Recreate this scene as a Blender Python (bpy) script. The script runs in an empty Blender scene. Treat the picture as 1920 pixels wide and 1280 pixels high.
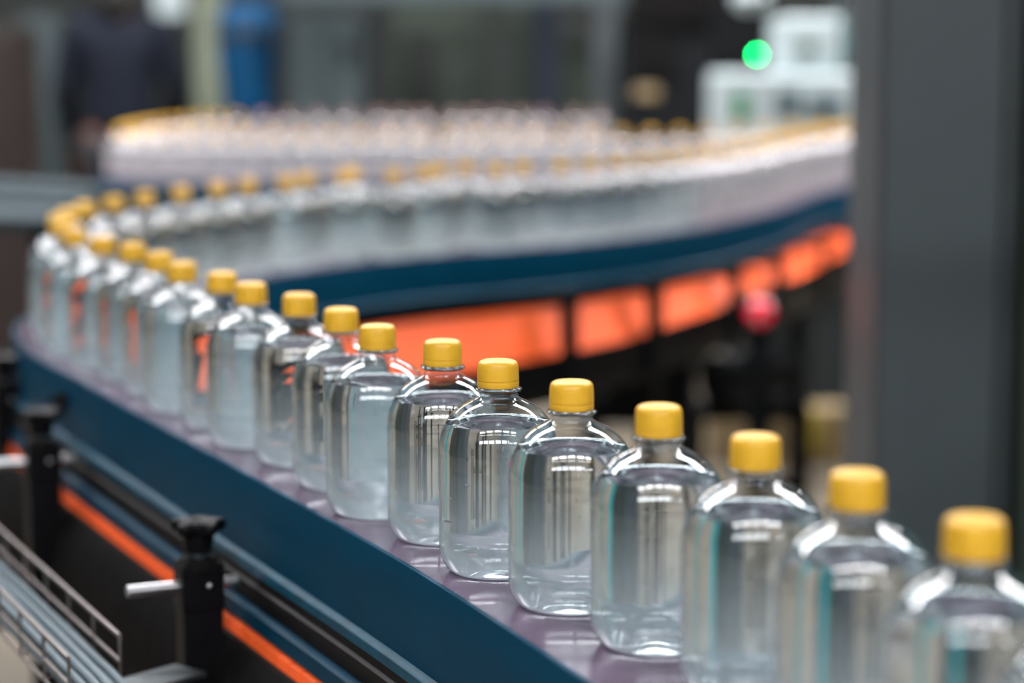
import bpy, bmesh, math, random
from mathutils import Vector, Matrix
random.seed(7)
S = bpy.context.scene
C = S.collection
PI = math.pi

# ------------------------------------------------------------------ camera, exposure
CAM_H = 1.38
FPX = 4200.0
PITCH = math.atan(565.0 / FPX)
cam_d = bpy.data.cameras.new('camera'); cam = bpy.data.objects.new('camera', cam_d); C.objects.link(cam)
cam_d.sensor_width = 36.0; cam_d.lens = FPX / 1920.0 * 36.0
cam.location = (0, 0, CAM_H); cam.rotation_euler = (PI / 2 - PITCH, 0, 0)
cam_d.clip_start = 0.05; cam_d.clip_end = 100
cam_d.dof.use_dof = True; cam_d.dof.focus_distance = 1.60; cam_d.dof.aperture_fstop = 3.0
S.camera = cam
S.view_settings.view_transform = 'Standard'; S.view_settings.look = 'None'
S.view_settings.exposure = 0.2; S.view_settings.gamma = 1.0
S.cycles.use_denoising = True
S.cycles.max_bounces = 24; S.cycles.transmission_bounces = 20; S.cycles.transparent_max_bounces = 48
S.cycles.diffuse_bounces = 4; S.cycles.glossy_bounces = 8
S.cycles.sample_clamp_indirect = 8.0
S.cycles.caustics_reflective = False
S.cycles.blur_glossy = 0.5

w = bpy.data.worlds.new('hall_air'); S.world = w; w.use_nodes = True
w.node_tree.nodes['Background'].inputs[0].default_value = (0.55, 0.65, 0.75, 1)
w.node_tree.nodes['Background'].inputs[1].default_value = 0.35

LAMP_STRENGTH = 36.0      # ceiling strip lamps
WINDOW_STRENGTH = 13.0     # daylight in the high windows

def at(x, y, d):
    """a point seen at (x, y) of the 1920x1280 photo, d metres deep"""
    u = (x - 960) / FPX; v = (y - 640) / FPX
    return Vector((u * d, (math.cos(PITCH) - v * math.sin(PITCH)) * d, CAM_H - (math.sin(PITCH) + v * math.cos(PITCH)) * d))

# ------------------------------------------------------------------ materials
def mat(name, col, rough=0.5, metal=0.0, noise=0.0, nscale=20.0, coat=0.0, spec=0.5, bump=0.0, emit=None, estr=0.0, trans=0.0, ior=1.45, stretch=None):
    m = bpy.data.materials.new(name); m.use_nodes = True
    nt = m.node_tree; b = nt.nodes['Principled BSDF']
    b.inputs['Base Color'].default_value = (*col, 1); b.inputs['Roughness'].default_value = rough
    b.inputs['Metallic'].default_value = metal; b.inputs['Coat Weight'].default_value = coat
    b.inputs['Coat Roughness'].default_value = 0.05
    b.inputs['Specular IOR Level'].default_value = spec; b.inputs['IOR'].default_value = ior
    b.inputs['Transmission Weight'].default_value = trans
    if emit: b.inputs['Emission Color'].default_value = (*emit, 1); b.inputs['Emission Strength'].default_value = estr
    if noise or bump:
        tc = nt.nodes.new('ShaderNodeTexCoord'); n = nt.nodes.new('ShaderNodeTexNoise')
        n.inputs['Scale'].default_value = nscale; n.inputs['Detail'].default_value = 5
        src = tc.outputs['Object']
        if stretch:
            mp = nt.nodes.new('ShaderNodeMapping'); mp.inputs['Scale'].default_value = stretch
            nt.links.new(src, mp.inputs[0]); src = mp.outputs[0]
        nt.links.new(src, n.inputs['Vector'])
        if noise:
            cr = nt.nodes.new('ShaderNodeValToRGB')
            cr.color_ramp.elements[0].position = 0.3; cr.color_ramp.elements[1].position = 0.7
            cr.color_ramp.elements[0].color = (*[c * (1 - noise) for c in col], 1)
            cr.color_ramp.elements[1].color = (*[min(1, c * (1 + noise)) for c in col], 1)
            nt.links.new(n.outputs['Fac'], cr.inputs[0]); nt.links.new(cr.outputs[0], b.inputs['Base Color'])
        if bump:
            bp = nt.nodes.new('ShaderNodeBump'); bp.inputs['Strength'].default_value = bump; bp.inputs['Distance'].default_value = 0.002
            nt.links.new(n.outputs['Fac'], bp.inputs['Height']); nt.links.new(bp.outputs[0], b.inputs['Normal'])
    return m

def mat_pet(name, foot, top, tint):
    """thin clear plastic wall: reflects by its Fresnel term, otherwise lets light straight through, with a milky haze painted in"""
    m = bpy.data.materials.new(name); m.use_nodes = True; nt = m.node_tree; nt.nodes.clear()
    o = nt.nodes.new('ShaderNodeOutputMaterial'); g = nt.nodes.new('ShaderNodeNewGeometry')
    i = nt.nodes.new('ShaderNodeMix'); i.data_type = 'FLOAT'; i.inputs[2].default_value = 1.6; i.inputs[3].default_value = 1 / 1.6
    nt.links.new(g.outputs['Backfacing'], i.inputs[0])
    f = nt.nodes.new('ShaderNodeFresnel'); nt.links.new(i.outputs[0], f.inputs['IOR'])
    f2 = nt.nodes.new('ShaderNodeMath'); f2.operation = 'MULTIPLY'; f2.inputs[1].default_value = 1.5; f2.use_clamp = True
    nt.links.new(f.outputs[0], f2.inputs[0])
    tr = nt.nodes.new('ShaderNodeBsdfTransparent'); tr.inputs[0].default_value = (0.985, 0.99, 0.99, 1)
    gl = nt.nodes.new('ShaderNodeBsdfGlossy'); gl.inputs['Roughness'].default_value = 0.015
    df = nt.nodes.new('ShaderNodeBsdfTranslucent'); df.inputs[0].default_value = (*tint, 1)
    dd = nt.nodes.new('ShaderNodeBsdfDiffuse'); dd.inputs[0].default_value = (*tint, 1)
    md = nt.nodes.new('ShaderNodeMixShader'); md.inputs[0].default_value = 0.5
    nt.links.new(df.outputs[0], md.inputs[1]); nt.links.new(dd.outputs[0], md.inputs[2])
    # mist and painted milky light: thicker towards the foot, broken up by noise
    tc = nt.nodes.new('ShaderNodeTexCoord'); sx = nt.nodes.new('ShaderNodeSeparateXYZ'); nt.links.new(tc.outputs['Object'], sx.inputs[0])
    mr = nt.nodes.new('ShaderNodeMapRange'); mr.inputs['From Min'].default_value = 0.0; mr.inputs['From Max'].default_value = 0.085
    mr.inputs['To Min'].default_value = foot; mr.inputs['To Max'].default_value = top
    nt.links.new(sx.outputs[2], mr.inputs[0])
    mf = nt.nodes.new('ShaderNodeMapRange'); mf.inputs['From Max'].default_value = 0.024; mf.inputs['To Min'].default_value = 0.34; mf.inputs['To Max'].default_value = 0.0
    nt.links.new(sx.outputs[2], mf.inputs[0])
    ms = nt.nodes.new('ShaderNodeMath'); ms.operation = 'ADD'; nt.links.new(mr.outputs[0], ms.inputs[0]); nt.links.new(mf.outputs[0], ms.inputs[1])
    mp = nt.nodes.new('ShaderNodeMapping'); mp.inputs['Scale'].default_value = (60, 60, 14)
    n = nt.nodes.new('ShaderNodeTexNoise'); n.inputs['Scale'].default_value = 1.0; n.inputs['Detail'].default_value = 3
    nt.links.new(tc.outputs['Object'], mp.inputs[0]); nt.links.new(mp.outputs[0], n.inputs['Vector'])
    mu = nt.nodes.new('ShaderNodeMath'); mu.operation = 'MULTIPLY_ADD'; mu.inputs[1].default_value = 0.5; mu.inputs[2].default_value = 0.75
    nt.links.new(n.outputs['Fac'], mu.inputs[0])
    mm = nt.nodes.new('ShaderNodeMath'); mm.operation = 'MULTIPLY'; nt.links.new(mu.outputs[0], mm.inputs[0]); nt.links.new(ms.outputs[0], mm.inputs[1])
    # a thin milky layer hides more where it is seen edge-on
    lw = nt.nodes.new('ShaderNodeLayerWeight'); lw.inputs['Blend'].default_value = 0.5
    pw = nt.nodes.new('ShaderNodeMath'); pw.operation = 'POWER'; pw.inputs[1].default_value = 2.5; nt.links.new(lw.outputs['Facing'], pw.inputs[0])
    ad = nt.nodes.new('ShaderNodeMath'); ad.operation = 'MULTIPLY_ADD'; ad.inputs[1].default_value = 1.8; ad.inputs[2].default_value = 0.8; nt.links.new(pw.outputs[0], ad.inputs[0])
    mk = nt.nodes.new('ShaderNodeMath'); mk.operation = 'MULTIPLY'; mk.use_clamp = True; nt.links.new(mm.outputs[0], mk.inputs[0]); nt.links.new(ad.outputs[0], mk.inputs[1])
    m1 = nt.nodes.new('ShaderNodeMixShader'); nt.links.new(mk.outputs[0], m1.inputs[0]); nt.links.new(tr.outputs[0], m1.inputs[1]); nt.links.new(md.outputs[0], m1.inputs[2])
    m2 = nt.nodes.new('ShaderNodeMixShader'); nt.links.new(f2.outputs[0], m2.inputs[0]); nt.links.new(m1.outputs[0], m2.inputs[1]); nt.links.new(gl.outputs[0], m2.inputs[2])
    nt.links.new(m2.outputs[0], o.inputs[0])
    return m

def mat_water(name):
    m = bpy.data.materials.new(name); m.use_nodes = True; nt = m.node_tree; nt.nodes.clear()
    o = nt.nodes.new('ShaderNodeOutputMaterial')
    g = nt.nodes.new('ShaderNodeBsdfGlass'); g.inputs['IOR'].default_value = 1.33; g.inputs['Roughness'].default_value = 0.0
    g.inputs['Color'].default_value = (0.96, 0.99, 1.0, 1)
    nt.links.new(g.outputs[0], o.inputs[0])
    return m

M = {}
M['pet'] = mat_pet('clear_plastic', 0.42, 0.0, (0.84, 0.94, 0.98)); M['pet_mid'] = mat_pet('pale_lit_plastic', 0.52, 0.0, (0.95, 1.0, 1.0)); M['pet_pink_lit'] = mat_pet('pink_lit_plastic', 0.85, 0.26, (1.0, 0.90, 0.915)); M['water'] = mat_water('water')  # farther rows' paler, pinker light is painted into their walls
M['clear_ring'] = mat('clear_thick_plastic', (0.95, 0.97, 0.98), 0.03, trans=1.0, ior=1.5)
M['cap'] = mat('yellow_cap_plastic', (0.78, 0.43, 0.030), 0.38, noise=0.03, nscale=40)
M['cap_pink'] = mat('dull_pink_cap_plastic', (0.42, 0.24, 0.22), 0.45, noise=0.05)
M['blue'] = mat('blue_painted_steel', (0.000, 0.038, 0.076), 0.40, noise=0.12, nscale=14, spec=0.08, stretch=(1, 1, 4))
M['blue_flange'] = mat('blue_highlit_edge', (0.001, 0.060, 0.105), 0.38, spec=0.2, noise=0.25, nscale=60)  # flange highlight painted as a lighter blue
M['belt'] = mat('wet_belt', (0.110, 0.055, 0.110), 0.21, noise=0.15, nscale=9, spec=1.0, ior=1.7)
M['orange'] = mat('orange_link_plastic', (1.0, 0.135, 0.030), 0.42, noise=0.04, nscale=30, spec=0.08)
M['black'] = mat('black_plastic', (0.004, 0.004, 0.005), 0.42, noise=0.2, nscale=60, spec=0.12)
M['rubber'] = mat('dark_wear_strip', (0.007, 0.005, 0.005), 0.5, spec=0.15, noise=0.3, nscale=25, stretch=(1, 1, 6))
M['cast'] = mat('dark_cast_metal', (0.006, 0.0055, 0.0055), 0.6, spec=0.05, noise=0.4, nscale=40, bump=0.3)
M['steel'] = mat('brushed_steel', (0.45, 0.45, 0.46), 0.28, metal=1.0, noise=0.1, nscale=80)
M['steel_dk'] = mat('dull_steel', (0.10, 0.115, 0.125), 0.4, metal=0.8, noise=0.15, nscale=30)
M['table_steel'] = mat('tarnished_table_steel', (0.030, 0.045, 0.052), 0.7, noise=0.4, nscale=3, stretch=(1, 8, 1), spec=0.1)
M['wire'] = mat('tray_wire_steel', (0.24, 0.21, 0.20), 0.4, metal=0.8, noise=0.2, nscale=100)
M['cable'] = mat('grey_blue_cable', (0.10, 0.14, 0.165), 0.42, noise=0.1, nscale=30)
M['floor'] = mat('worn_beige_floor', (0.105, 0.088, 0.066), 0.4, noise=0.45, nscale=1.1)
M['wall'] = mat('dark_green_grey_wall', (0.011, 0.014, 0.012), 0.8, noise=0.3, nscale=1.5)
M['wall_side'] = mat('grey_wall', (0.022, 0.030, 0.035), 0.7, noise=0.15, nscale=1.0)
M['ceiling'] = mat('dark_ceiling', (0.05, 0.055, 0.06), 0.8, noise=0.2, nscale=2)
M['column'] = mat('grey_painted_metal', (0.050, 0.060, 0.065), 0.5, noise=0.06, nscale=6)
M['column_dk'] = mat('dark_grey_edge', (0.028, 0.034, 0.036), 0.5, noise=0.1)
M['white'] = mat('white_enamel', (0.42, 0.49, 0.50), 0.35, noise=0.05, nscale=5)
M['teal_screen'] = mat('grey_teal_screen', (0.13, 0.22, 0.22), 0.2, noise=0.1)
M['dark_print'] = mat('dark_teal_print', (0.04, 0.07, 0.085), 0.4, noise=0.1)
M['green'] = mat('green_sticker', (0.01, 0.20, 0.06), 0.4, noise=0.1)
M['led'] = mat('green_lamp_glass', (0.0, 0.8, 0.2), 0.3, emit=(0.0, 1.0, 0.15), estr=85)
M['teal'] = mat('teal_paint', (0.0, 0.42, 0.46), 0.4, noise=0.05)
M['red'] = mat('red_button_plastic', (1.0, 0.0, 0.04), 0.25, noise=0.03, coat=1.0)
M['barrel'] = mat('blue_barrel_plastic', (0.000, 0.036, 0.095), 0.6, spec=0.2, noise=0.15, nscale=6)
M['barrel_dk'] = mat('dark_blue_band', (0.002, 0.008, 0.014), 0.5, noise=0.1)
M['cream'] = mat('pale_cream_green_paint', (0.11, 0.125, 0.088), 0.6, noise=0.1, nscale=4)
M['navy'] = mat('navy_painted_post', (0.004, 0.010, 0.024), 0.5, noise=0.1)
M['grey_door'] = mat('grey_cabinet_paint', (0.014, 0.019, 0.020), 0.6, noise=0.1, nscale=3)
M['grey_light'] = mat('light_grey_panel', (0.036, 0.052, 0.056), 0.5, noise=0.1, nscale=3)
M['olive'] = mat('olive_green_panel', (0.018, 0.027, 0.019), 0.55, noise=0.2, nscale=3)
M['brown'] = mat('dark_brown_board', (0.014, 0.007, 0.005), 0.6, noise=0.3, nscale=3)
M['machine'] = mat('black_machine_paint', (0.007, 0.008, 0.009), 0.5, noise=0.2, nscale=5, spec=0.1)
M['tan'] = mat('flat_tan', (0.22, 0.16, 0.085), 0.6, noise=0.2, nscale=6)
M['yellowish'] = mat('yellow_painted_guard', (0.35, 0.26, 0.03), 0.5, noise=0.15)
M['jacket'] = mat('dark_jacket_cloth', (0.011, 0.013, 0.019), 0.9, spec=0.02, noise=0.2, nscale=20)
M['trousers'] = mat('black_trouser_cloth', (0.008, 0.008, 0.010), 0.9, noise=0.2)
M['skin'] = mat('skin', (0.16, 0.075, 0.05), 0.55, noise=0.08)
M['hair'] = mat('black_hair', (0.006, 0.005, 0.004), 0.6, noise=0.3, nscale=60)
M['lamp_on'] = mat('lit_lamp_tube', (1, 1, 1), 0.5, emit=(1.0, 0.985, 1.0), estr=LAMP_STRENGTH)
M['window_on'] = mat('daylit_window_pane', (1, 1, 1), 0.5, emit=(0.90, 0.96, 1.0), estr=WINDOW_STRENGTH)

# ------------------------------------------------------------------ object helpers
def tag(o, label=None, cat=None, group=None, kind=None):
    if label: o['label'] = label
    if cat: o['category'] = cat
    if group: o['group'] = group
    if kind: o['kind'] = kind
    return o

def thing(name, label, cat, loc=(0, 0, 0), rz=0.0, group=None):
    o = bpy.data.objects.new(name, None); C.objects.link(o); o.empty_display_size = 0.05
    o.location = loc; o.rotation_euler = (0, 0, rz)
    return tag(o, label, cat, group)

def obj(name, bm, m, parent=None, smooth=35):
    bm.normal_update()
    me = bpy.data.meshes.new(name); bm.to_mesh(me); bm.free()
    for p in me.polygons: p.use_smooth = True
    me.materials.append(m)
    o = bpy.data.objects.new(name, me); C.objects.link(o)
    if smooth is not None: me.set_sharp_from_angle(angle=math.radians(smooth))
    if parent: o.parent = parent
    return o

def struct(name, bm, m): return tag(obj(name, bm, m), kind='structure')

def box(bm, c, s, rz=0.0, bev=0.0, rx=0.0, ry=0.0):
    r = bmesh.ops.create_cube(bm, size=1.0)
    mt = Matrix.Translation(c) @ Matrix.Rotation(rz, 4, 'Z') @ Matrix.Rotation(ry, 4, 'Y') @ Matrix.Rotation(rx, 4, 'X') @ Matrix.Diagonal((s[0], s[1], s[2], 1))
    bmesh.ops.transform(bm, matrix=mt, verts=r['verts'])
    if bev > 0:
        es = list({e for v in r['verts'] for e in v.link_edges})
        bmesh.ops.bevel(bm, geom=es, offset=bev, segments=3, affect='EDGES', profile=0.7)
    return bm

def cyl(bm, a, b, r, seg=20, r2=None):
    a = Vector(a); b = Vector(b); d = b - a; L = d.length
    q = d.to_track_quat('Z', 'Y').to_matrix().to_4x4()
    bmesh.ops.create_cone(bm, cap_ends=True, segments=seg, radius1=r, radius2=r if r2 is None else r2, depth=L,
                          matrix=Matrix.Translation((a + b) / 2) @ q)
    return bm

def lathe(bm, prof, seg=48, wob=None, flip=False):
    """prof: (r, z) from one end to the other; r 0 closes to a pole"""
    rings = []
    for r, z in prof:
        if r < 1e-7: rings.append([bm.verts.new((0, 0, z))])
        else:
            rg = []
            for k in range(seg):
                a = 2 * PI * k / seg; rr = r if wob is None else wob(r, z, a)
                rg.append(bm.verts.new((rr * math.cos(a), rr * math.sin(a), z)))
            rings.append(rg)
    for A, B in zip(rings, rings[1:]):
        for k in range(seg):
            k2 = (k + 1) % seg
            if len(A) == 1 and len(B) == 1: break
            if len(A) == 1: f = [A[0], B[k2], B[k]]
            elif len(B) == 1: f = [A[k], A[k2], B[0]]
            else: f = [A[k], A[k2], B[k2], B[k]]
            if flip: f.reverse()
            bm.faces.new(f)
    return bm

def tube(bm, pts, r, seg=10):
    pts = [Vector(p) for p in pts]; rings = []
    up = Vector((0, 0, 1))
    for i, p in enumerate(pts):
        d = (pts[min(i + 1, len(pts) - 1)] - pts[max(i - 1, 0)]).normalized()
        ref = up if abs(d.dot(up)) < 0.95 else Vector((1, 0, 0))
        sx = d.cross(ref).normalized(); sy = sx.cross(d).normalized()
        rings.append([bm.verts.new(p + r * (math.cos(2 * PI * k / seg) * sx + math.sin(2 * PI * k / seg) * sy)) for k in range(seg)])
    for A, B in zip(rings, rings[1:]):
        for k in range(seg): bm.faces.new([A[k], B[k], B[(k + 1) % seg], A[(k + 1) % seg]])
    bm.faces.new(rings[0]); bm.faces.new(list(reversed(rings[-1])))
    return bm

def NB(): return bmesh.new()

def catmull(P, step=0.02):
    P = [Vector((p[0], p[1])) for p in P]
    P = [P[0] * 2 - P[1]] + P + [P[-1] * 2 - P[-2]]
    out = []
    for i in range(1, len(P) - 2):
        n = max(2, int((P[i + 1] - P[i]).length / step))
        for k in range(n):
            t = k / n; a, b, c, d = P[i - 1], P[i], P[i + 1], P[i + 2]
            out.append(0.5 * ((2 * b) + (c - a) * t + (2 * a - 5 * b + 4 * c - d) * t * t + (3 * b - a - 3 * c + d) * t ** 3))
    out.append(P[-2])
    return out

def frames(pts):
    fr = []
    s = 0
    for i, p in enumerate(pts):
        if i: s += (p - pts[i - 1]).length
        t = (pts[min(i + 2, len(pts) - 1)] - pts[max(i - 2, 0)]).normalized()
        fr.append((p, t, Vector((-t.y, t.x)), s))
    return fr

def sweep(bm, fr, prof, s0=-1, s1=1e9, closed=True):
    """extrude a closed cross section (offset to the left, height) along the path"""
    rings = []
    for p, t, n, s in fr:
        if s < s0 or s > s1: continue
        rings.append([bm.verts.new((p.x + n.x * o, p.y + n.y * o, z + drop(s))) for o, z in prof])
    m = len(prof)
    for A, B in zip(rings, rings[1:]):
        for k in range(m if closed else m - 1): bm.faces.new([A[k], B[k], B[(k + 1) % m], A[(k + 1) % m]])
    if closed and rings:
        bm.faces.new(rings[0]); bm.faces.new(list(reversed(rings[-1])))
    bmesh.ops.recalc_face_normals(bm, faces=bm.faces)
    return bm

def point_at(fr, s):
    for i in range(1, len(fr)):
        if fr[i][3] >= s:
            a, b = fr[i - 1], fr[i]; k = (s - a[3]) / max(1e-9, b[3] - a[3])
            return a[0].lerp(b[0], k), a[1].lerp(b[1], k).normalized(), a[2].lerp(b[2], k).normalized()
    return fr[-1][:3]

# ------------------------------------------------------------------ the hall
HX0, HX1, HY0, HY1, HH = -8.0, 8.0, -6.0, 13.0, 8.0
struct('floor', box(NB(), ((HX0 + HX1) / 2, (HY0 + HY1) / 2, -0.05), (HX1 - HX0, HY1 - HY0, 0.1)), M['floor'])
struct('ceiling', box(NB(), ((HX0 + HX1) / 2, (HY0 + HY1) / 2, HH + 0.05), (HX1 - HX0, HY1 - HY0, 0.1)), M['ceiling'])
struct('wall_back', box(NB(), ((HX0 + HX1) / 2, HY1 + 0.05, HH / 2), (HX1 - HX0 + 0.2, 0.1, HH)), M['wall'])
struct('wall_front', box(NB(), ((HX0 + HX1) / 2, HY0 - 0.05, HH / 2), (HX1 - HX0 + 0.2, 0.1, HH)), M['wall_side'])
struct('wall_left', box(NB(), (HX0 - 0.05, (HY0 + HY1) / 2, HH / 2), (0.1, HY1 - HY0, HH)), M['wall_side'])
struct('wall_right', box(NB(), (HX1 + 0.05, (HY0 + HY1) / 2, HH / 2), (0.1, HY1 - HY0, HH)), M['wall_side'])

def window(n, c, w, h, axis):
    bm = NB(); fw = 0.06
    def bb(u, z, su, sz):
        if axis == 'y': box(bm, (c[0] + u, c[1], c[2] + z), (su, 0.08, sz))
        else: box(bm, (c[0], c[1] + u, c[2] + z), (0.08, su, sz))
    bb(0, h / 2, w + fw, fw); bb(0, -h / 2, w + fw, fw); bb(-w / 2, 0, fw, h); bb(w / 2, 0, fw, h); bb(0, 0, fw * .6, h)
    o = struct('window_%d' % n, bm, M['grey_door'])
    pb = NB()
    if axis == 'y': box(pb, (c[0], c[1] - 0.01 * (1 if c[1] < 0 else -1), c[2]), (w - fw, 0.02, h - fw))
    else: box(pb, (c[0] - 0.01 * (1 if c[0] < 0 else -1), c[1], c[2]), (0.02, w - fw, h - fw))
    obj('window_pane', pb, M['window_on'], o)
for k in range(7):
    window(k + 1, (-5.2 + k * 1.75, HY0 + 0.05, 4.2), 1.5, 1.1, 'y')

# rows of wide strip lamps across the hall; near row added as front fill
for rowname, Y, Z, L, D, xs in (('far', 6.6, 6.6, 2.1, 1.2, [-6.6 + q * 2.2 for q in range(7)]), ('added near', -2.8, 5.6, 1.3, 0.50, [-3.4 + q * 1.7 for q in range(5)])):
    for X in xs:
        t = thing('ceiling_lamp', 'white strip lamp hanging under the hall ceiling, %s row' % rowname, 'lamp', (X, Y, Z), group='strip lamps of the %s ceiling row' % rowname)
        obj('housing', box(NB(), (0, 0, 0.06), (L + .02, D + .06, 0.10), bev=0.01), M['white'], t)
        obj('tube', box(NB(), (0, 0, -0.010), (L - .08, D, 0.04), bev=0.008), M['lamp_on'], t)
        for yy in (-0.35, 0.35): obj('hanging_rod', cyl(NB(), (yy * L, 0, 0.10), (yy * L, 0, HH - Z), 0.012, 8), M['steel_dk'], t)

for q in range(4):  # low lamps added out of view to brighten the back bottles
    t = thing('ceiling_lamp', 'added unseen strip lamp brightening the back bottle rows', 'lamp', (-3.0 + q * 2.0, 8.8, 3.7), group='added fill lamps beyond the back row')
    obj('housing', box(NB(), (0, 0, 0.05), (1.9, 0.50, 0.08), bev=0.01), M['white'], t)
    obj('tube', box(NB(), (0, 0, -0.010), (1.84, 0.34, 0.04), bev=0.008), M['lamp_on'], t)
    hb = NB()
    for yy in (-0.7, 0.7): cyl(hb, (yy, 0, 0.09), (yy, 0, HH - 3.7), 0.008, 8)
    obj('hanging_rod', hb, M['steel_dk'], t)

# ------------------------------------------------------------------ the conveyor path (plan)
PATH = [(0.60, 0.11), (0.43, 0.52), (0.258, 0.938), (0.13, 1.25), (-0.005, 1.585), (-0.145, 1.895), (-0.285, 2.195), (-0.425, 2.50),
        (-0.525, 2.72), (-0.590, 2.93), (-0.602, 3.09), (-0.582, 3.27), (-0.515, 3.475), (-0.415, 3.68), (-0.285, 3.88), (-0.150, 4.02),
        (0.01, 4.15), (0.16, 4.31), (0.34, 4.59), (0.53, 5.02), (0.70, 5.55), (0.88, 5.98), (1.06, 6.32), (1.20, 6.62), (1.15, 6.88), (0.92, 6.96), (0.50, 6.90), (0.0, 6.90), (-0.5, 6.93),
        (-0.95, 6.96), (-1.15, 7.02), (-1.25, 7.18), (-1.27, 7.55), (-1.22, 8.10), (-1.02, 8.62), (-0.60, 8.84), (0.0, 8.86), (0.50, 8.84)]
pts = catmull(PATH)
FR = frames(pts)
BZ = 1.0
def s_of(fr, x, y):
    q = Vector((x, y)); return min(fr, key=lambda f: (f[0] - q).length)[3]
SA, SB = s_of(FR, 0.88, 5.98), s_of(FR, 0.0, 6.90)
def drop(s):
    """the far half of the conveyor runs a little lower"""
    k = min(1, max(0, (s - SA) / (SB - SA))); return -0.055 * (3 * k * k - 2 * k ** 3)
OO, OI = 0.061, -0.063       # outer (left) and inner side of the belt

conv = thing('bottle_conveyor', 'long winding blue conveyor with a wet mauve belt and orange links beneath', 'conveyor', (0, 0, 0))
bw = NB(); sweep(bw, FR, [(OI + 0.002, BZ - 0.012), (OO - 0.002, BZ - 0.012), (OO - 0.002, BZ), (OI + 0.002, BZ)])
tag(obj('belt', bw, M['belt'], conv), 'glossy wet mauve belt')
def rail_prof(o, sg):
    # tall flat panel, thin top lip a hair above the belt
    return [(o, BZ + 0.0015), (o + sg * 0.001, BZ + 0.003), (o + sg * 0.005, BZ + 0.003), (o + sg * 0.006, BZ + 0.001), (o + sg * 0.006, BZ - 0.078), (o, BZ - 0.078)]
tag(obj('side_rail', sweep(NB(), FR, rail_prof(OO, 1)), M['blue'], conv), 'blue painted outer side rail')
tag(obj('side_rail', sweep(NB(), FR, rail_prof(OI, -1)), M['blue'], conv), 'blue painted inner side rail')
def flange_prof(o, sg):
    return [(o + sg * 0.005, BZ - 0.066), (o + sg * 0.0110, BZ - 0.0680), (o + sg * 0.0125, BZ - 0.0695), (o + sg * 0.0125, BZ - 0.077), (o + sg * 0.005, BZ - 0.078)]
obj('rail_flange', sweep(NB(), FR, flange_prof(OO, 1)), M['blue_flange'], conv)
obj('rail_flange', sweep(NB(), FR, flange_prof(OI, -1)), M['blue_flange'], conv)
def strip_prof(o, sg):
    return [(o - sg * 0.02, BZ - 0.076), (o + sg * 0.011, BZ - 0.076), (o + sg * 0.011, BZ - 0.085), (o + sg * 0.014, BZ - 0.087), (o + sg * 0.014, BZ - 0.094),
            (o + sg * 0.011, BZ - 0.096), (o + sg * 0.011, BZ - 0.107), (o - sg * 0.02, BZ - 0.107)]
obj('wear_strip', sweep(NB(), FR, strip_prof(OO, 1)), M['rubber'], conv)
obj('wear_strip', sweep(NB(), FR, strip_prof(OI, -1), 0, 2.9), M['rubber'], conv)
def low_prof(o, sg):
    return [(o - sg * 0.02, BZ - 0.105), (o + sg * 0.016, BZ - 0.105), (o + sg * 0.019, BZ - 0.107), (o + sg * 0.019, BZ - 0.121), (o - sg * 0.02, BZ - 0.121)]
obj('lower_rail', sweep(NB(), FR, low_prof(OO, 1)), M['blue'], conv)
SM0 = s_of(FR, -0.58, 3.27); SM1 = s_of(FR, 1.10, 6.32); SOUT1 = s_of(FR, -0.602, 3.09)
def links(bm, proff, s0, s1, pitch, gap):
    """belt links: one slab after another, the pattern stays in the mesh"""
    s = s0
    while s < s1:
        secs = []
        for ss in (s + gap / 2, s + pitch - gap / 2):
            p, t, n = point_at(FR, ss); secs.append([bm.verts.new((p.x + n.x * o, p.y + n.y * o, z + drop(ss))) for o, z in proff(ss)])
        A, B = secs; m = len(A)
        for q in range(m): bm.faces.new([A[q], B[q], B[(q + 1) % m], A[(q + 1) % m]])
        bm.faces.new(A); bm.faces.new(list(reversed(B)))
        s += pitch
    bmesh.ops.recalc_face_normals(bm, faces=bm.faces)
    return bm
# returning links: along the outer side a narrow strip shows, along the inner side the full width
def outer_link(ss): return [(OO + 0.004, BZ - 0.120), (OO + 0.020, BZ - 0.126), (OO + 0.024, BZ - 0.142), (OO + 0.004, BZ - 0.142)]
tag(obj('return_belt', links(NB(), outer_link, 0.05, SOUT1, 0.031, 0.003), M['orange'], conv), 'bright orange returning belt links')
SAG0 = s_of(FR, -0.28, 3.88); SAG1 = s_of(FR, 0.46, 4.85)
def sag(ss):
    k = min(1, max(0, (ss - SAG0) / (SAG1 - SAG0))); return 0.205 + (0.140 - 0.205) * (3 * k * k - 2 * k ** 3)
def inner_link(ss):
    h = sag(ss); return [(OI + 0.002, BZ - 0.078 - h * .16), (OI - 0.067, BZ - h), (OI - 0.067, BZ - h - 0.010), (OI + 0.002, BZ - 0.092 - h * .16)]
tag(obj('return_belt', links(NB(), inner_link, SM0, SM1 + 0.3, 0.034, 0.0010), M['orange'], conv), 'bright orange returning belt links')
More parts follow.
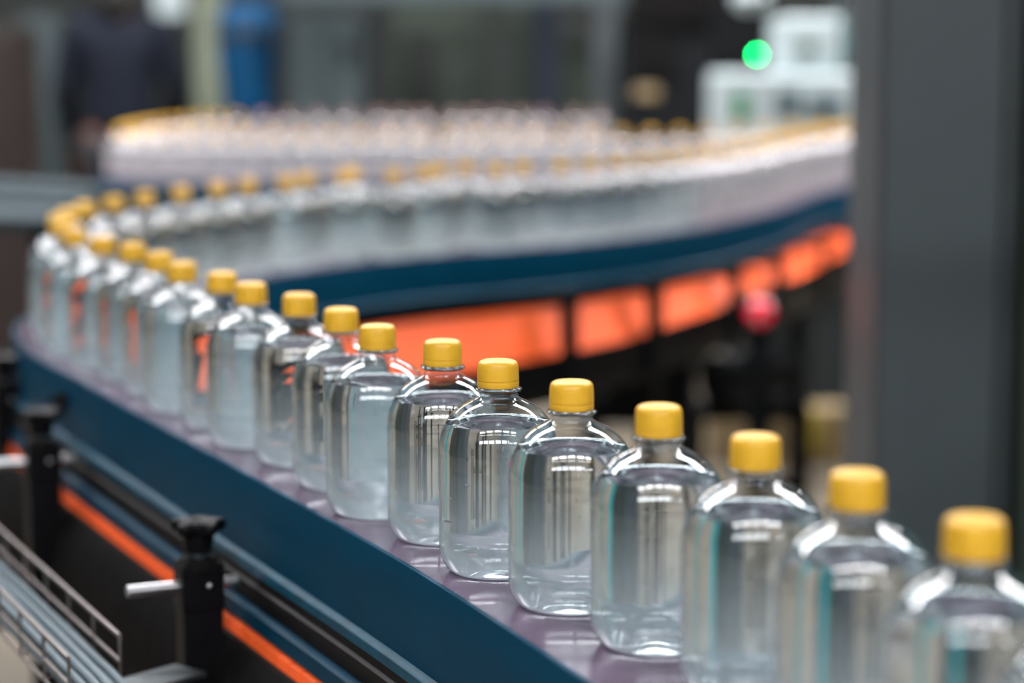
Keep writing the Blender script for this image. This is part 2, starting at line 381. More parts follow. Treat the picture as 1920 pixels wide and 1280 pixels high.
# black guards below
pr = [(OO + 0.0225, BZ - 0.1345), (OO + 0.028, BZ - 0.1345), (OO + 0.045, BZ - 0.155), (OO + 0.055, BZ - 0.21), (OO + 0.05, BZ - 0.26), (OO - 0.02, BZ - 0.26), (OO - 0.02, BZ - 0.144), (OO + 0.0225, BZ - 0.144)]
obj('lower_guard', sweep(NB(), FR, pr, 0.05, SOUT1), M['cast'], conv)
b = NB(); rings = []
for p, t, n, ss in FR:
    if ss < SM0 or ss > SM1 + 0.4: continue
    h = sag(ss)
    rings.append([b.verts.new((p.x + n.x * o, p.y + n.y * o, BZ - z + drop(ss))) for o, z in ((OI - 0.066, h), (OI - 0.074, h - .004), (OI - 0.074, h + .04), (OI - 0.05, h + .09), (OI + .02, h + .09), (OI + .02, h + .012))])
for A, B in zip(rings, rings[1:]):
    for q in range(6): b.faces.new([A[q], B[q], B[(q + 1) % 6], A[(q + 1) % 6]])
b.faces.new(rings[0]); b.faces.new(list(reversed(rings[-1]))); bmesh.ops.recalc_face_normals(b, faces=b.faces)
obj('lower_guard', b, M['black'], conv)
# posts standing in front of the returning links
for X, Y, wd in ((0.01, 4.15, 0.036), (0.16, 4.31, 0.040), (0.33, 4.57, 0.042), (0.44, 4.80, 0.046), (0.60, 5.20, 0.055), (0.72, 5.60, 0.065), (0.86, 5.93, 0.065)):
    ss = s_of(FR, X, Y); p, t, n = point_at(FR, ss); h = sag(ss)
    b = NB(); o = OI - 0.078
    box(b, (p.x + n.x * o, p.y + n.y * o, BZ - 0.075 - (h + .02) / 2), (wd, 0.014, h + .02), rz=math.atan2(t.y, t.x), bev=0.004)
    box(b, (p.x + n.x * (o + .03), p.y + n.y * (o + .03), BZ - 0.090), (wd * .8, 0.06, .012), rz=math.atan2(t.y, t.x), bev=0.002)
    obj('guard_post', b, M['black'], conv)
# legs down to the floor
Ltot = FR[-1][3]; s = 0.35; 
while s < Ltot - 0.1:
    p, t, n = point_at(FR, s); b = NB()
    for o in (-0.04, 0.04):
        q = (p.x + n.x * o, p.y + n.y * o)
        box(b, (q[0], q[1], 0.40), (0.035, 0.035, 0.80), rz=math.atan2(t.y, t.x), bev=0.004)
        cyl(b, (q[0], q[1], 0.0), (q[0], q[1], 0.02), 0.028, 16)
    box(b, (p.x, p.y, 0.30), (0.03, 0.12, 0.03), rz=math.atan2(t.y, t.x))
    box(b, (p.x, p.y, 0.83), (0.08, 0.10, 0.10), rz=math.atan2(t.y, t.x))
    obj('support_leg', b, M['black'], conv); s += 0.93
# frame beam under the belt
obj('frame_beam', sweep(NB(), FR, [(-0.055, BZ - 0.012), (0.055, BZ - 0.012), (0.055, BZ - 0.125), (-0.055, BZ - 0.125)], 0.0, 1e9), M['black'], conv)
# joint in the outer rail with its dark clip
sj = s_of(FR, -0.45, 2.57)
p, t, n = point_at(FR, sj); b = NB()
box(b, (p.x + n.x * (OO + .009), p.y + n.y * (OO + .009), BZ - 0.030), (0.05, 0.006, 0.018), rz=math.atan2(t.y, t.x), bev=0.002, ry=0.25)
for q in (-.015, .015): 
    c = Vector((p.x + n.x * (OO + .012) + t.x * q, p.y + n.y * (OO + .012) + t.y * q, BZ - 0.030)); cyl(b, c, c + Vector((n.x, n.y, 0)) * .006, .004, 6)
tag(obj('joint_clip', b, M['cast'], conv), 'dark bolted clip on the rail joint')

# ------------------------------------------------------------------ bottles
def make_bottle(name='water_bottle', capm='cap', pet='pet'):
    t = thing(name, 'x', 'bottle')
    body = [(0.0, 0.0075), (0.012, 0.0065), (0.022, 0.0030), (0.029, 0.0006), (0.0325, 0.0), (0.0350, 0.0008), (0.0370, 0.0026), (0.0392, 0.0062), (0.0410, 0.0098),
            (0.0421, 0.0130), (0.04265, 0.0165), (0.0427, 0.020), (0.0427, 0.0325), (0.0426, 0.0332), (0.0427, 0.034), (0.0427, 0.0775), (0.04262, 0.0783), (0.0427, 0.079), (0.0427, 0.088), (0.0424, 0.0925),
            (0.0417, 0.0975), (0.0404, 0.1025), (0.0386, 0.107), (0.0360, 0.1115), (0.0328, 0.1156), (0.0290, 0.119), (0.0248, 0.1217), (0.0205, 0.1238), (0.0172, 0.1252),
            (0.0150, 0.1266), (0.0143, 0.1276), (0.0146, 0.1284), (0.0136, 0.1294), (0.0133, 0.1310), (0.0133, 0.152), (0.0, 0.152)]
    obj('bottle_body', lathe(NB(), body, 64), M[pet], t, smooth=60)
    lv = 0.1085; e = 0.00035
    inner = [(max(0, r - (e if r > 0.036 else e)), z + (e if r < 0.04 else 0)) for r, z in body if z < lv - 0.002]
    bmw = NB(); lathe(bmw, inner + [(0.0376, lv - 0.0004), (0.0372, lv), (0.036, lv - 0.0006), (0.033, lv - 0.0009), (0.0, lv - 0.0009)], 64)
    rnd = random.Random(3)
    for q in range(16):                                       # little air bubbles under the wall
        a = rnd.uniform(0, 2 * PI); z = rnd.uniform(0.012, 0.095); r = rnd.choice((0.0004, 0.0005, 0.0007, 0.0009))
        R = 0.0418 if z < 0.09 and z > 0.018 else 0.039
        ret = bmesh.ops.create_icosphere(bmw, subdivisions=2, radius=r, matrix=Matrix.Translation(((R - r) * math.cos(a), (R - r) * math.sin(a), z)))
        bmesh.ops.reverse_faces(bmw, faces=list({f for v in ret['verts'] for f in v.link_faces}))
    obj('water', bmw, M['water'], t, smooth=40)
    ring = [(0.0134, 0.1310), (0.0162, 0.1313), (0.0172, 0.1325), (0.0164, 0.1337), (0.0134, 0.1340)]
    ring.append(ring[0])
    obj('neck_ring', lathe(NB(), ring, 48), M['clear_ring'], t)
    capp = [(0.0, 0.1535), (0.0085, 0.1535), (0.0112, 0.1532), (0.0130, 0.1524), (0.0140, 0.1512), (0.01445, 0.1495), (0.0147, 0.1465), (0.0149, 0.1405), (0.0149, 0.1392), (0.0146, 0.1388), (0.0137, 0.1388)]
    def kn(r, z, a): return r + (0.00010 * math.cos(a * 60) if 0.139 < z < 0.150 else 0)
    cp = obj('cap', lathe(NB(), capp, 120, kn, flip=True), M[capm], t)
    band = [(0.0137, 0.1387), (0.0149, 0.1387), (0.01505, 0.1375), (0.0150, 0.1350), (0.0147, 0.1342), (0.0137, 0.1342)]
    obj('tamper_band', lathe(NB(), band, 64, flip=True), M[capm], cp)
    return t

def dup(root):
    r = root.copy(); C.objects.link(r)
    for ch in list(root.children):
        c = ch.copy(); C.objects.link(c); c.parent = r
        for g in ch.children:
            d = g.copy(); C.objects.link(d); d.parent = c
    return r

proto = make_bottle()
proto3 = make_bottle(pet='pet_pink_lit')
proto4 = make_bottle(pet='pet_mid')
proto2 = make_bottle('pink_capped_bottle', 'cap_pink', 'pet_pink_lit')
state = {id(proto): False, id(proto2): False, id(proto3): False, id(proto4): False}
def place(src, x, y, label, group, s=0):
    if not state[id(src)]: o = src; state[id(src)] = True
    else: o = dup(src)
    o.location = (x, y, BZ + 0.0004 + drop(s) + (0.0015 if s > SA and s < SB else 0)); o.rotation_euler = (0, 0, random.uniform(0, 6.28))
    o['label'] = label; o['group'] = group; return o

ORD = ['zeroth', 'nearest', 'second', 'third', 'fourth', 'fifth', 'sixth', 'seventh', 'eighth', 'ninth', 'tenth', 'eleventh', 'twelfth', 'thirteenth', 'fourteenth',
       'fifteenth', 'sixteenth', 'seventeenth', 'eighteenth', 'nineteenth', 'twentieth']
ROW1 = [(0.253, 0.938), (0.222, 1.053), (0.183, 1.167), (0.141, 1.278), (0.092, 1.385), (0.040, 1.485), (-0.010, 1.584), (-0.053, 1.692), (-0.108, 1.784), (-0.146, 1.897),
        (-0.192, 2.007), (-0.246, 2.097), (-0.286, 2.195), (-0.340, 2.297), (-0.380, 2.403), (-0.427, 2.513), (-0.477, 2.600)]
for i, (x, y) in enumerate(ROW1):
    if i == 0: lab = 'corner bottle at lower right of which only the clear shoulder shows'
    elif i == 1: lab = 'nearest clear water bottle whose yellow cap shows, at the right edge'
    else: lab = 'yellow-capped water bottle in the front row, %s cap from the right edge' % ORD[i]
    place(proto, x, y, lab, 'water bottles in the front row')
BEND = [(-0.530, 2.709), (-0.569, 2.832), (-0.594, 2.937), (-0.602, 3.041), (-0.601, 3.152), (-0.582, 3.273)]
bl = ['first bottle of the left bend, just past the straight front row', 'second bottle of the left bend, low on its near side', 'third bottle of the left bend, among its leftmost caps',
      'leftmost bottle cap of all, at the turn of the bend', 'bottle just behind the turn of the left bend', 'last bottle leaving the left bend before the middle row']
for (x, y), lab in zip(BEND, bl): place(proto4 if y > 3.1 else proto, x, y, lab, 'water bottles round the left bend')
MID = [(-0.552, 3.367), (-0.514, 3.478), (-0.470, 3.585), (-0.433, 3.669), (-0.377, 3.745), (-0.352, 3.835), (-0.292, 3.903), (-0.285, 3.995), (-0.207, 3.930), (-0.158, 4.005),
       (-0.132, 4.093), (-0.086, 4.170), (-0.028, 4.100), (0.020, 4.178)]
for i, (x, y) in enumerate(MID):
    lab = 'blurred yellow-capped bottle in the middle row, %s from the left bend' % ('first' if i == 0 else ORD[i + 1])
    place(proto4, x, y, lab, 'water bottles in the middle row')
s = s_of(FR, 0.020, 4.178) + 0.094
SEND = s_of(FR, 1.15, 6.88)
S0_ = s
while s < SEND:
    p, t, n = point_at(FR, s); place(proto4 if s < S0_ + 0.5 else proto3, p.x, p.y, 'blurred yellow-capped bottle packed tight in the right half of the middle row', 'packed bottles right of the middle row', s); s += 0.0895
S4 = s_of(FR, -1.25, 7.18)
while s < S4:
    p, t, n = point_at(FR, s); last = s + 0.0895 >= S4
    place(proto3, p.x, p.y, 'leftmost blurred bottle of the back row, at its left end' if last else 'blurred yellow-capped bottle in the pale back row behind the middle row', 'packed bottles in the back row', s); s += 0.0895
S5 = s_of(FR, -1.02, 8.62)
while s < S5:
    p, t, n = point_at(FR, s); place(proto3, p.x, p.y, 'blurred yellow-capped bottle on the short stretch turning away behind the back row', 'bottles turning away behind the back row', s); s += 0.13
while s < Ltot - 0.1:
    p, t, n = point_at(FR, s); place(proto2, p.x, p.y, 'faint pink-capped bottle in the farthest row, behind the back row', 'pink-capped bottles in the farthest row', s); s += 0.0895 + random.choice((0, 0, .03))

# ------------------------------------------------------------------ clamp brackets on the outer side
def bracket(loc, ang, label):
    """ang: direction of the rod towards the rail"""
    t = thing('clamp_bracket', label, 'bracket', loc, ang, 'clamp brackets beside the outer rail')
    b = NB()                                                        # body: local x points to the rail, z up, top at 0
    box(b, (0, 0, -0.019), (0.033, 0.028, 0.038), bev=0.004)
    box(b, (0, 0, -0.105), (0.031, 0.025, 0.140), bev=0.003)
    obj('clamp_body', b, M['black'], t)
    b = NB(); prof = [(0.0, 0.003), (0.013, 0.003), (0.0155, 0.001), (0.0165, -0.003), (0.0165, -0.006), (0.0, -0.006)]
    lathe(b, prof, 28, flip=True); obj('collar', b, M['cast'], t)
    b = NB(); cyl(b, (0, 0, 0.0), (0, 0, 0.010), 0.0075, 16); obj('stud', b, M['steel_dk'], t)
    b = NB()
    cyl(b, (0, 0, 0.007), (0, 0, 0.022), 0.0105, 24, 0.0125)
    def lob(r, z, a): return r * (1 + 0.20 * math.cos(5 * a)) if r > 0.012 else r
    lathe(b, [(0.0, 0.0285), (0.008, 0.0290), (0.013, 0.0302), (0.0165, 0.0312), (0.0182, 0.0300), (0.0188, 0.0272), (0.0180, 0.0235), (0.0145, 0.0215), (0.0, 0.0205)], 60, lob, flip=True)
    obj('star_knob', b, M['black'], t, smooth=50)
    b = NB(); cyl(b, (-0.056, 0, -0.019), (0.030, 0, -0.019), 0.0046, 20); tag(obj('rod', b, M['steel'], t), 'bright round steel rod')
    b = NB(); ret = bmesh.ops.create_uvsphere(b, u_segments=12, v_segments=8, radius=0.0026, matrix=Matrix.Translation((0.004, -0.0145, -0.017))); obj('set_screw', b, M['steel'], t)
    b = NB()
    box(b, (0.022, 0, -0.168), (0.075, 0.030, 0.014), bev=0.003); box(b, (0.055, 0, -0.15), (0.012, 0.030, 0.04), bev=0.002)
    obj('foot_plate', b, M['black'], t)
    return t
for loc, lab in (((-0.2725, 1.905, 0.932), 'nearest black clamp bracket with star knob and steel rod beside blue rail'),
                 ((-0.520, 2.44, 0.940), 'middle black clamp bracket, left of the blue rail'),
                 ((-0.640, 2.80, 0.950), 'farthest black clamp bracket, cut by the left edge')):
    br = bracket(loc, math.radians(24), lab); br.scale = (1.14, 1.14, 1.14)

# ------------------------------------------------------------------ wire tray and cables
A1 = Vector((-0.324, 1.80, 0.893)); zt = A1.z
dr = Vector((-0.425, 0.905, 0)).normalized(); nr = Vector((-0.905, -0.425, 0)).normalized()
o0 = Vector((0, 0, 0)); o1 = nr * 0.055 - dr * 0.050; A2 = A1 + o1; HT = 0.040; LT = 1.9
tray = thing('wire_tray', 'open wire cable tray of thin rods at the lower left', 'tray', A1)
for base in (o0, o1):
    b = NB()
    for dz in (0, -HT * .55): cyl(b, base + Vector((0, 0, dz)), base + dr * LT + Vector((0, 0, dz)), 0.0020 if dz == 0 else 0.0017, 8)
    obj('side_wire', b, M['wire'], tray)
step = 0.085
for i in range(int(LT / step) + 1):
    q = dr * (i * step); b = NB()
    tube(b, [o0 + q, o0 + q + Vector((0, 0, -HT)), o1 + q + Vector((0, 0, -HT)), o1 + q], 0.0018, 8)
    obj('hoop_wire', b, M['wire'], tray)
b = NB()
for kx in (0.0, 0.33, 0.66, 1.0):
    cyl(b, o1 * kx + Vector((0, 0, -HT)), o1 * kx + dr * LT + Vector((0, 0, -HT)), 0.0017, 8)
obj('floor_wire', b, M['wire'], tray)
b = NB(); q0 = Vector((0, -.004, -HT - .005)); q1 = Vector((0.050, 0.055, -HT - 0.005)); mid = (q0 + q1) / 2; dd = q1 - q0
box(b, mid, (dd.length, 0.040, 0.004), rz=math.atan2(dd.y, dd.x)); tag(obj('mounting_bar', b, M['steel_dk'], tray), 'flat dull steel mounting bar')
for i in range(9):
    rnd = random.Random(40 + i); u = 0.12 + 0.76 * (i % 5) / 4.0 + (0.09 if i >= 5 else 0); lay = i // 5
    base = A1.lerp(A2, u); P_ = []
    for j in range(-6, 26):
        ss = j * 0.07
        z = zt - HT + 0.0065 + lay * 0.0078 + 0.0018 * math.sin(j * 0.8 + i * 2.1)
        if j < 0: z -= 0.0022 * (j * j)
        lat = 0.0015 * math.sin(j * 0.55 + i * 1.7)
        if j < 0: lat -= 0.0015 * (-j) * (1 - u)
        pp = base + dr * ss - nr * lat; P_.append((pp.x, pp.y, z))
    o = obj('cable', tube(NB(), P_, 0.0037, 10), M['cable'])
    tag(o, 'grey-blue cable lying with others in the wire tray, lower left', 'cable', 'cables in the wire tray')

# ------------------------------------------------------------------ right foreground column / cabinet
CD = 3.3
def px(x, d): return (x - 960) / FPX * d
cx0, cx1 = px(1652, CD), px(1886, CD)
t = thing('grey_machine_cabinet', 'tall plain grey metal cabinet filling the right edge', 'cabinet', ((cx0 + cx1) / 2, CD + 0.15, 0))
wv = cx1 - cx0
obj('body', box(NB(), (0, 0.02, 1.15), (wv, 0.30, 2.2), bev=0.012), M['column'], t)
obj('door', box(NB(), (0, -0.138, 1.15), (wv - 0.012, 0.016, 2.12), bev=0.005), M['column'], t)
obj('plinth', box(NB(), (0, 0.02, 0.025), (wv - 0.03, 0.27, 0.05)), M['column_dk'], t)
obj('edge_post', box(NB(), (wv / 2 + 0.011, 0.0, 1.15), (0.022, 0.26, 2.3), bev=0.003), M['column_dk'], t)
b = NB(); box(b, (wv / 2 + 0.20, -0.02, 1.15), (0.34, 0.26, 2.3), bev=0.01)
o = obj('side_panel', b, M['olive'], t)

# ------------------------------------------------------------------ white machine with its lamps
WD = 7.6
def pb(bm, x0, y0, x1, y1, d, depth, bev=0.01):
    a = at(x0, y0, d); c = at(x1, y1, d)
    box(bm, ((a.x + c.x) / 2, (a.y + c.y) / 2 + depth / 2, (a.z + c.z) / 2), (abs(c.x - a.x), depth, abs(a.z - c.z)), bev=bev); return bm
t = thing('white_machine', 'white boxy machine with a grey screen at the upper right', 'machine', (0, 0, 0))
obj('lower_housing', pb(NB(), 1348, 138, 1700, 330, WD, 0.5, 0.03), M['white'], t)
obj('upper_housing', pb(NB(), 1464, 32, 1578, 138, WD + .05, 0.4, 0.03), M['white'], t)
obj('side_housing', pb(NB(), 1578, 10, 1740, 138, WD + .08, 0.4, 0.02), M['grey_light'], t)
obj('screen', pb(NB(), 1588, 48, 1645, 122, WD + .05, 0.02, 0.005), M['teal_screen'], t)
b = NB(); c = at(1515, 90, WD + .03); cyl(b, c, c + Vector((0, 0.03, 0)), 0.028, 24); obj('dial', b, M['cream'], t)
obj('label_plate', pb(NB(), 1376, 178, 1404, 222, WD - .015, 0.01, 0.003), M['green'], t)
b = NB(); pb(b, 1458, 168, 1500, 216, WD - .02, 0.02, 0.008); pb(b, 1516, 180, 1580, 218, WD - .02, 0.02, 0.008)
obj('dark_grille', b, M['dark_print'], t)
b = NB(); a = at(1520, 330, WD + 0.2); box(b, (a.x, a.y + .10, a.z / 2), (0.5, 0.35, a.z), bev=0.01); obj('pedestal', b, M['grey_door'], t)
t = thing('white_dome_lamp', 'pale dome lamp above the white machine, cut by the top edge', 'lamp', at(1408, -4, 7.5))
b = NB(); lathe(b, [(0.0, -0.045), (0.03, -0.043), (0.055, -0.03), (0.065, 0.0), (0.05, 0.03), (0.0, 0.04)], 24); obj('dome', b, M['white'], t)
b = NB(); cyl(b, (0, 0, 0.03), (0, 0, 3.5), 0.012, 10); obj('hanging_rod', b, M['steel_dk'], t)
t = thing('indicator_light', 'small round glowing green signal light on the dark machine', 'light', at(1419, 102, 6.9))
b = NB(); bmesh.ops.create_uvsphere(b, u_segments=20, v_segments=12, radius=0.006); obj('lens', b, M['led'], t)
b = NB(); cyl(b, (0, 0.004, 0), (0, 0.05, 0), 0.008, 16); cyl(b, (0, 0.03, 0), (0, 0.03, 0.3), 0.006, 8); cyl(b, (0, 0.03, .29), (0, 1.65, .29), 0.006, 8); obj('socket', b, M['black'], t)
b = NB(); pb(b, 1342, -60, 1450, 260, 8.5, 0.25, 0.01)
t2 = thing('black_machine_tower', 'black upright machine tower carrying the green light', 'machine', (0, 0, 0))
obj('housing', b, M['machine'], t2)
b = NB(); a = at(1396, 260, 8.6); box(b, (a.x, a.y, a.z / 2), (0.12, 0.2, a.z)); obj('pedestal', b, M['machine'], t2)

# ------------------------------------------------------------------ blurred background things
BD = 11.0
def bgbox(name, label, cat, x0, y0, x1, d, depth, m, inner=(), ybot=None, bev=0.01, group=None):
    """an upright piece of plant standing on the floor, its face spanning x0..x1 with its top at y0"""
    a = at(x0, y0, d); c = at(x1, y0, d); top = a.z; wv = c.x - a.x
    t = thing(name, label, cat, ((a.x + c.x) / 2, a.y + depth / 2, 0), 0, group)
    obj('body', box(NB(), (0, 0, top / 2), (wv, depth, top), bev=bev), m, t)
    for nm, X0, Y0, X1, Y1, mm in inner:
        p = at(X0, Y0, d); q = at(X1, Y1, d)
        obj(nm, box(NB(), ((p.x + q.x) / 2 - t.location.x, -depth / 2 - 0.006, (p.z + q.z) / 2), (q.x - p.x, 0.03, p.z - q.z), bev=0.006), mm, t)
    return t
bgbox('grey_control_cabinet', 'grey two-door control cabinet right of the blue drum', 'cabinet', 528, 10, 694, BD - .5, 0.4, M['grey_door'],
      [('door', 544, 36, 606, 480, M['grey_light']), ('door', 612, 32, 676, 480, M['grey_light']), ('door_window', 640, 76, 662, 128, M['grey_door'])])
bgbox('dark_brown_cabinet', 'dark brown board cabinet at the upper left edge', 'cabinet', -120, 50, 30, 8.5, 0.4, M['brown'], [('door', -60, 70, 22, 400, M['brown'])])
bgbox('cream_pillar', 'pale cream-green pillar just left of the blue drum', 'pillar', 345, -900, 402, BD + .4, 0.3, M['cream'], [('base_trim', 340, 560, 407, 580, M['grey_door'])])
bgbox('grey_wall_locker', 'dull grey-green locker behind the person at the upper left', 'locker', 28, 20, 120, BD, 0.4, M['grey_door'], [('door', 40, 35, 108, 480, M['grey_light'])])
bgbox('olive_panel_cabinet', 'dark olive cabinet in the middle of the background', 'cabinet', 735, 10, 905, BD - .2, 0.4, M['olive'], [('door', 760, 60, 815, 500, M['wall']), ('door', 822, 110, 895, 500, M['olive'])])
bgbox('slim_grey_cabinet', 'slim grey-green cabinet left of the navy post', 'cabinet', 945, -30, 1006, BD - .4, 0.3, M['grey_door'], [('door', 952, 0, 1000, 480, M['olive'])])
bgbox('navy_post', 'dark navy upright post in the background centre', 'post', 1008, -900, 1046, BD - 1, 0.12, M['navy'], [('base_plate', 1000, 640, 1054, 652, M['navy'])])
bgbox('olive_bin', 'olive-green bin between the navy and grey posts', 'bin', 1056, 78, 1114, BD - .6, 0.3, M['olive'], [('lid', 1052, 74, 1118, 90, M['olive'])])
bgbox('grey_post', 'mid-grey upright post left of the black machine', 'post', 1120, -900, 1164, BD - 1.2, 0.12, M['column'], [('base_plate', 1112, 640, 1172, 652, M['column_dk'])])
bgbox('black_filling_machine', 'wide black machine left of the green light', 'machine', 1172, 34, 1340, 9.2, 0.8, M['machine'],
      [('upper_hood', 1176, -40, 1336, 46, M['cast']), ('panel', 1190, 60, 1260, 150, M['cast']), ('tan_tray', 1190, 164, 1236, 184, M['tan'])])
# cross beam near the top of the picture
t = thing('overhead_beam', 'long grey overhead beam along the top of the picture', 'beam', (0, 0, 0))
obj('beam', pb(NB(), 520, -40, 1180, 4, BD - 1.6, 0.10), M['grey_light'], t)
b = NB()
for xx in (530, 1170):
    a = at(xx, -20, BD - 1.55); cyl(b, a, (a.x, a.y, HH), 0.015, 8)
obj('hanger', b, M['steel_dk'], t)
# bright window left of the pillar, its light painted as a pale panel
bgbox('painted_bright_window', 'bright window painted as a pale panel at the top, left of the pillar', 'panel', 286, -200, 345, 12.0, 0.1, M['white'], [('trim', 286, 30, 345, 500, M['wall'])])
# blue drum on a dark stand
a = at(466, 215, 9.75); r = 56 / FPX * 9.75
t = thing('blue_drum', 'blue rounded plastic drum on a dark stand, upper left background', 'drum', a)
hgt = 206 / FPX * 9.75
lathe_p = [(0, 0), (r * .72, 0), (r * .80, .01), (r * .84, .05), (r * .97, hgt * .45), (r, hgt * .8), (r * .96, hgt * .90), (r * .80, hgt * .97), (r * .5, hgt), (0, hgt)]
b = lathe(NB(), lathe_p, 40); obj('drum_body', b, M['barrel'], t)
b = NB(); lathe(b, [(r * 1.01, hgt * .66), (r * 1.03, hgt * .67), (r * 1.03, hgt * .76), (r * 1.01, hgt * .77), (r * 1.01, hgt * .66)], 40); obj('drum_band', b, M['barrel_dk'], t)
b = NB(); cyl(b, (0, 0, hgt), (0, 0, hgt + .02), .03, 16); obj('drum_cap', b, M['barrel_dk'], t)
t = thing('dark_stand', 'dark stand under the blue drum', 'stand', (a.x, a.y, 0))
obj('stand_top', box(NB(), (0, 0, a.z - .02), (.34, .34, .04), bev=.005), M['machine'], t)
for sx in (-.14, .14):
    for sy in (-.14, .14): obj('leg', box(NB(), (sx, sy, (a.z - .04) / 2), (.03, .03, a.z - .04)), M['machine'], t)

# steel side table on the left
t = thing('steel_table', 'long dull steel table at the left edge behind the bend', 'table', (0, 0, 0))
def tp(x, y, z):
    u = at(x, y, 1.0); k_ = (CAM_H - z) / (CAM_H - u.z); return Vector((u.x * k_, u.y * k_, z))
TZ = 1.06
qs = [tp(-260, 405, TZ), tp(100, 412, TZ), tp(195, 345, TZ), tp(-160, 322, TZ)]
b = NB(); vs = [b.verts.new(q) for q in qs] + [b.verts.new(q - Vector((0, 0, .02))) for q in qs]
b.faces.new(vs[:4]); b.faces.new(list(reversed(vs[4:])))
for i in range(4): b.faces.new([vs[i], vs[4 + i], vs[4 + (i + 1) % 4], vs[(i + 1) % 4]])
bmesh.ops.recalc_face_normals(b, faces=b.faces)
obj('table_top', b, M['table_steel'], t)
for k_ in (0.33, 0.66):
    a0 = qs[0].lerp(qs[3], k_); a1 = qs[1].lerp(qs[2], k_); obj('table_rib', cyl(NB(), a0 + Vector((0, 0, .003)), a1 + Vector((0, 0, .003)), .008, 8), M['table_steel'], t)
for q in qs:
    c = (qs[0] + qs[1] + qs[2] + qs[3]) / 4; q2 = q.lerp(c, .15); obj('leg', cyl(NB(), (q2.x, q2.y, 0), (q2.x, q2.y, TZ - .02), .02, 12), M['machine'], t)

# dark drive unit behind the right-hand conveyor, emergency button, boxes under it
t = thing('dark_drive_unit', 'black drive unit with grey parts under the right-hand conveyor', 'machine', (0, 0, 0))
obj('gearbox', pb(NB(), 1095, 640, 1300, 800, 5.3, 0.25, 0.02), M['machine'], t)
obj('motor', cyl(NB(), at(1345, 715, 5.3), at(1480, 680, 5.5), 0.06, 24), M['machine'], t)
obj('grey_cover', pb(NB(), 1106, 668, 1140, 745, 5.1, 0.05, 0.01), M['grey_light'], t)
b = NB()
for xx, dd_ in ((1110, 5.4), (1300, 5.4), (1500, 5.7)):
    b = NB(); a = at(xx, 760, dd_); box(b, (a.x, a.y, a.z / 2), (.05, .05, a.z))
    box(b, (a.x, a.y, .01), (.12, .12, .02)); obj('leg', b, M['machine'], t)
obj('cross_bar', pb(NB(), 1095, 752, 1520, 790, 5.45, 0.06, 0.005), M['machine'], t)
t = thing('emergency_button', 'round red emergency push button below the orange links', 'button', at(1424, 588, 4.42))
b = NB(); lathe(b, [(0, -.010), (.014, -.010), (.025, -.006), (.029, .0), (.0275, .009), (.020, .014), (.0, .015)], 32); 
bmesh.ops.rotate(b, verts=b.verts, cent=(0, 0, 0), matrix=Matrix.Rotation(PI / 2 - .55, 3, 'X')); obj('push_knob', b, M['red'], t)
b = NB(); box(b, (0, .035, 0), (.07, .05, .07), bev=.006); obj('button_box', b, M['machine'], t)
b = NB(); box(b, (0, .06, -.46), (.03, .03, .94)); 
obj('stand_pole', b, M['machine'], t)
# low things beyond on the floor; tan blocks stand in for lit floor
bgbox('lit_floor_block', 'tan block standing in for lit floor beyond the conveyor, lower right', 'carton', 1515, 640, 1640, 8.4, 0.4, M['tan'], [('dark_strip', 1565, 640, 1580, 900, M['machine'])])
bgbox('long_lit_floor_block', 'low tan block for lit floor, before the taller one, lower right', 'crate', 1330, 765, 1600, 7.3, 0.12, M['tan'], [('yellow_board', 1500, 775, 1540, 850, M['yellowish'])])
bgbox('yellow_guard', 'yellow guard board beside the grey cabinet, lower right', 'guard', 1590, 760, 1625, 7.0, 0.05, M['yellowish'], [('base', 1585, 880, 1630, 900, M['machine'])])
bgbox('black_bench', 'long black bench in the shade under the back conveyor', 'bench', 1060, 560, 1660, 11.3, 0.2, M['machine'], [('shelf', 1080, 610, 1640, 625, M['cast'])])

# teal guard frame standing just right of the picture, seen only through the water
t = thing('teal_guard_frame', 'teal machine guard frame just outside the right edge, seen through the nearest bottles', 'frame', (0, 0, 0))
for X, Y in ((0.60, 2.35), (1.10, 2.60)):
    b = NB(); box(b, (X, Y, 0.66), (.045, .045, 1.32), bev=.004); box(b, (X, Y, .01), (.12, .12, .02)); obj('post', b, M['teal'], t)
for Z in (1.30, 0.35):
    b = NB(); box(b, (0.85, 2.475, Z), (.51, .04, .045), rz=math.atan2(.25, .50)); obj('cross_bar', b, M['teal'], t)

# ------------------------------------------------------------------ person in dark clothes, back turned
def skin_obj(name, verts, edges, radii, m, parent, sub=2, root=0):
    me = bpy.data.meshes.new(name); me.from_pydata(verts, edges, []); me.update()
    o = bpy.data.objects.new(name, me); C.objects.link(o); o.parent = parent
    md = o.modifiers.new('skin', 'SKIN'); md.use_smooth_shade = True
    if not me.skin_vertices: me.skin_vertices.new(name='')
    for i, r in enumerate(radii):
        me.skin_vertices[0].data[i].radius = r if isinstance(r, tuple) else (r, r)
    me.skin_vertices[0].data[root].use_root = True
    sb = o.modifiers.new('sub', 'SUBSURF'); sb.levels = sb.render_levels = sub
    me.materials.append(m); return o
ap = at(222, 60, 9.8)
per = thing('person', 'person in dark jacket standing with back turned, head above the picture', 'person', (ap.x, ap.y, 0), 0.1)
V = [(0, 0, .96), (0, 0, 1.12), (0, .0, 1.30), (0, .0, 1.44), (0, -.0, 1.52), (0, .01, 1.62), (0, .02, 1.70),
     (-.17, 0, 1.43), (-.24, -.0, 1.16), (-.22, .10, .93), (-.21, .13, .86), (.17, 0, 1.43), (.24, 0, 1.16), (.22, .10, .93), (.21, .13, .86),
     (-.10, 0, .90), (-.11, .01, .50), (-.11, -.02, .09), (.10, 0, .90), (.11, .01, .50), (.11, -.02, .09)]
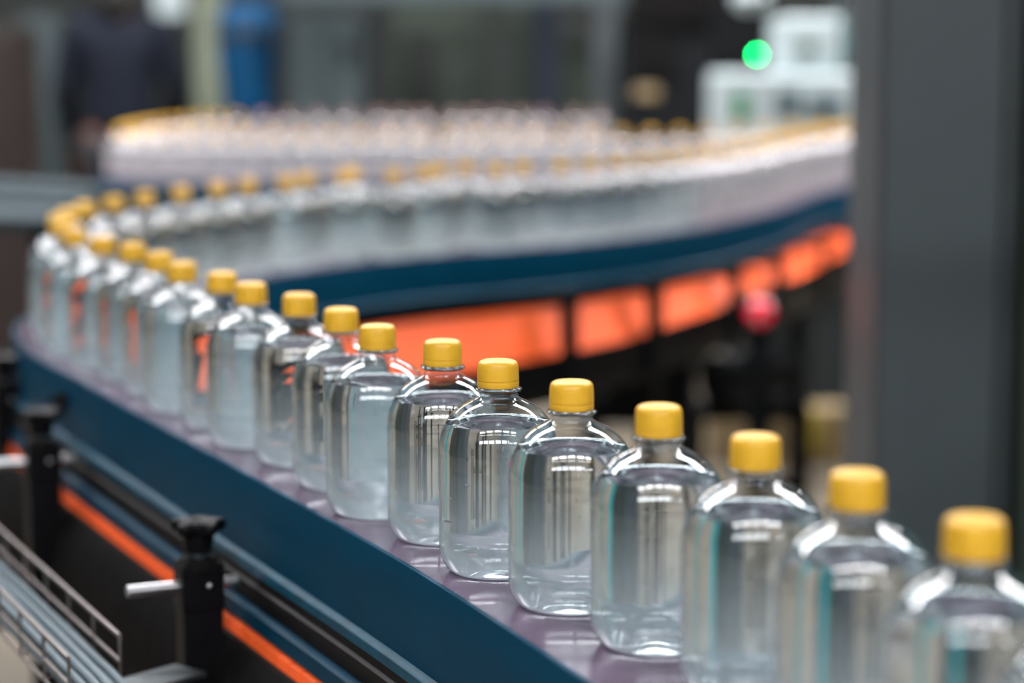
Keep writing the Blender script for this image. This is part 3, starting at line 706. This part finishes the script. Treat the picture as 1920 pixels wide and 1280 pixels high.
E_ = [(0, 1), (1, 2), (2, 3), (3, 4), (4, 5), (5, 6), (3, 7), (7, 8), (8, 9), (9, 10), (3, 11), (11, 12), (12, 13), (13, 14), (0, 15), (15, 16), (16, 17), (0, 18), (18, 19), (19, 20)]
R_ = [(.15, .10), (.13, .10), (.16, .11), (.14, .09), .055, (.078, .09), (.07, .085), .055, .042, .030, .026, .055, .042, .030, .026, .085, .055, .038, .085, .055, .038]
skin_obj('body', V, E_, R_, M['skin'], per)
JV = [(0, 0, .90), (0, 0, 1.10), (0, 0, 1.30), (0, 0, 1.44), (0, -.01, 1.53), (-.18, 0, 1.42), (-.245, 0, 1.16), (-.222, .10, .935), (.18, 0, 1.42), (.245, 0, 1.16), (.222, .10, .935)]
skin_obj('jacket', JV, [(0, 1), (1, 2), (2, 3), (3, 4), (3, 5), (5, 6), (6, 7), (3, 8), (8, 9), (9, 10)],
         [(.185, .13), (.165, .125), (.19, .135), (.165, .11), .075, .075, .058, .045, .075, .058, .045], M['jacket'], per)
TV = [(0, 0, .94), (-.10, 0, .88), (-.11, .01, .50), (-.11, -.02, .06), (.10, 0, .88), (.11, .01, .50), (.11, -.02, .06)]
skin_obj('trousers', TV, [(0, 1), (1, 2), (2, 3), (0, 4), (4, 5), (5, 6)], [(.16, .12), .105, .075, .06, .105, .075, .06], M['trousers'], per)
for sx in (-1, 1):
    hv = [(sx * .21, .13, .87), (sx * .208, .145, .815), (sx * .206, .155, .785), (sx * .204, .158, .755)]
    for j in range(4):
        yy = .125 + j * .02
        skin_obj('finger', [(sx * .209, .145, .83), (sx * .207, yy, .79), (sx * .203, yy + .004, .765), (sx * .196, yy + .004, .745 - (.004 if j in (1, 2) else -.004))], [(0, 1), (1, 2), (2, 3)], [.014, .0095, .0085, .0075], M['skin'], per, 1)
    skin_obj('thumb', [(sx * .209, .14, .84), (sx * .19, .165, .815), (sx * .183, .175, .79)], [(0, 1), (1, 2)], [.013, .010, .008], M['skin'], per, 1)
    b = NB(); box(b, (sx * .11, .04, .045), (.095, .27, .085), bev=.035); obj('shoe', b, M['black'], per)
    b = NB(); bmesh.ops.create_uvsphere(b, u_segments=12, v_segments=8, radius=.03, matrix=Matrix.Translation((sx * .085, .02, 1.655)) @ Matrix.Diagonal((.35, .8, 1.1, 1))); obj('ear', b, M['skin'], per)
b = NB(); bmesh.ops.create_uvsphere(b, u_segments=24, v_segments=16, radius=.1, matrix=Matrix.Translation((0, .0, 1.70)) @ Matrix.Diagonal((.90, 1.05, 1.12, 1)))
bmesh.ops.create_uvsphere(b, u_segments=20, v_segments=12, radius=.09, matrix=Matrix.Translation((0, -.045, 1.565)) @ Matrix.Diagonal((1.15, .95, 1.45, 1)))
obj('hair', b, M['hair'], per)
b = NB(); cyl(b, (0, .11, 1.66), (0, .135, 1.635), .012, 10, .018); obj('nose', b, M['skin'], per)
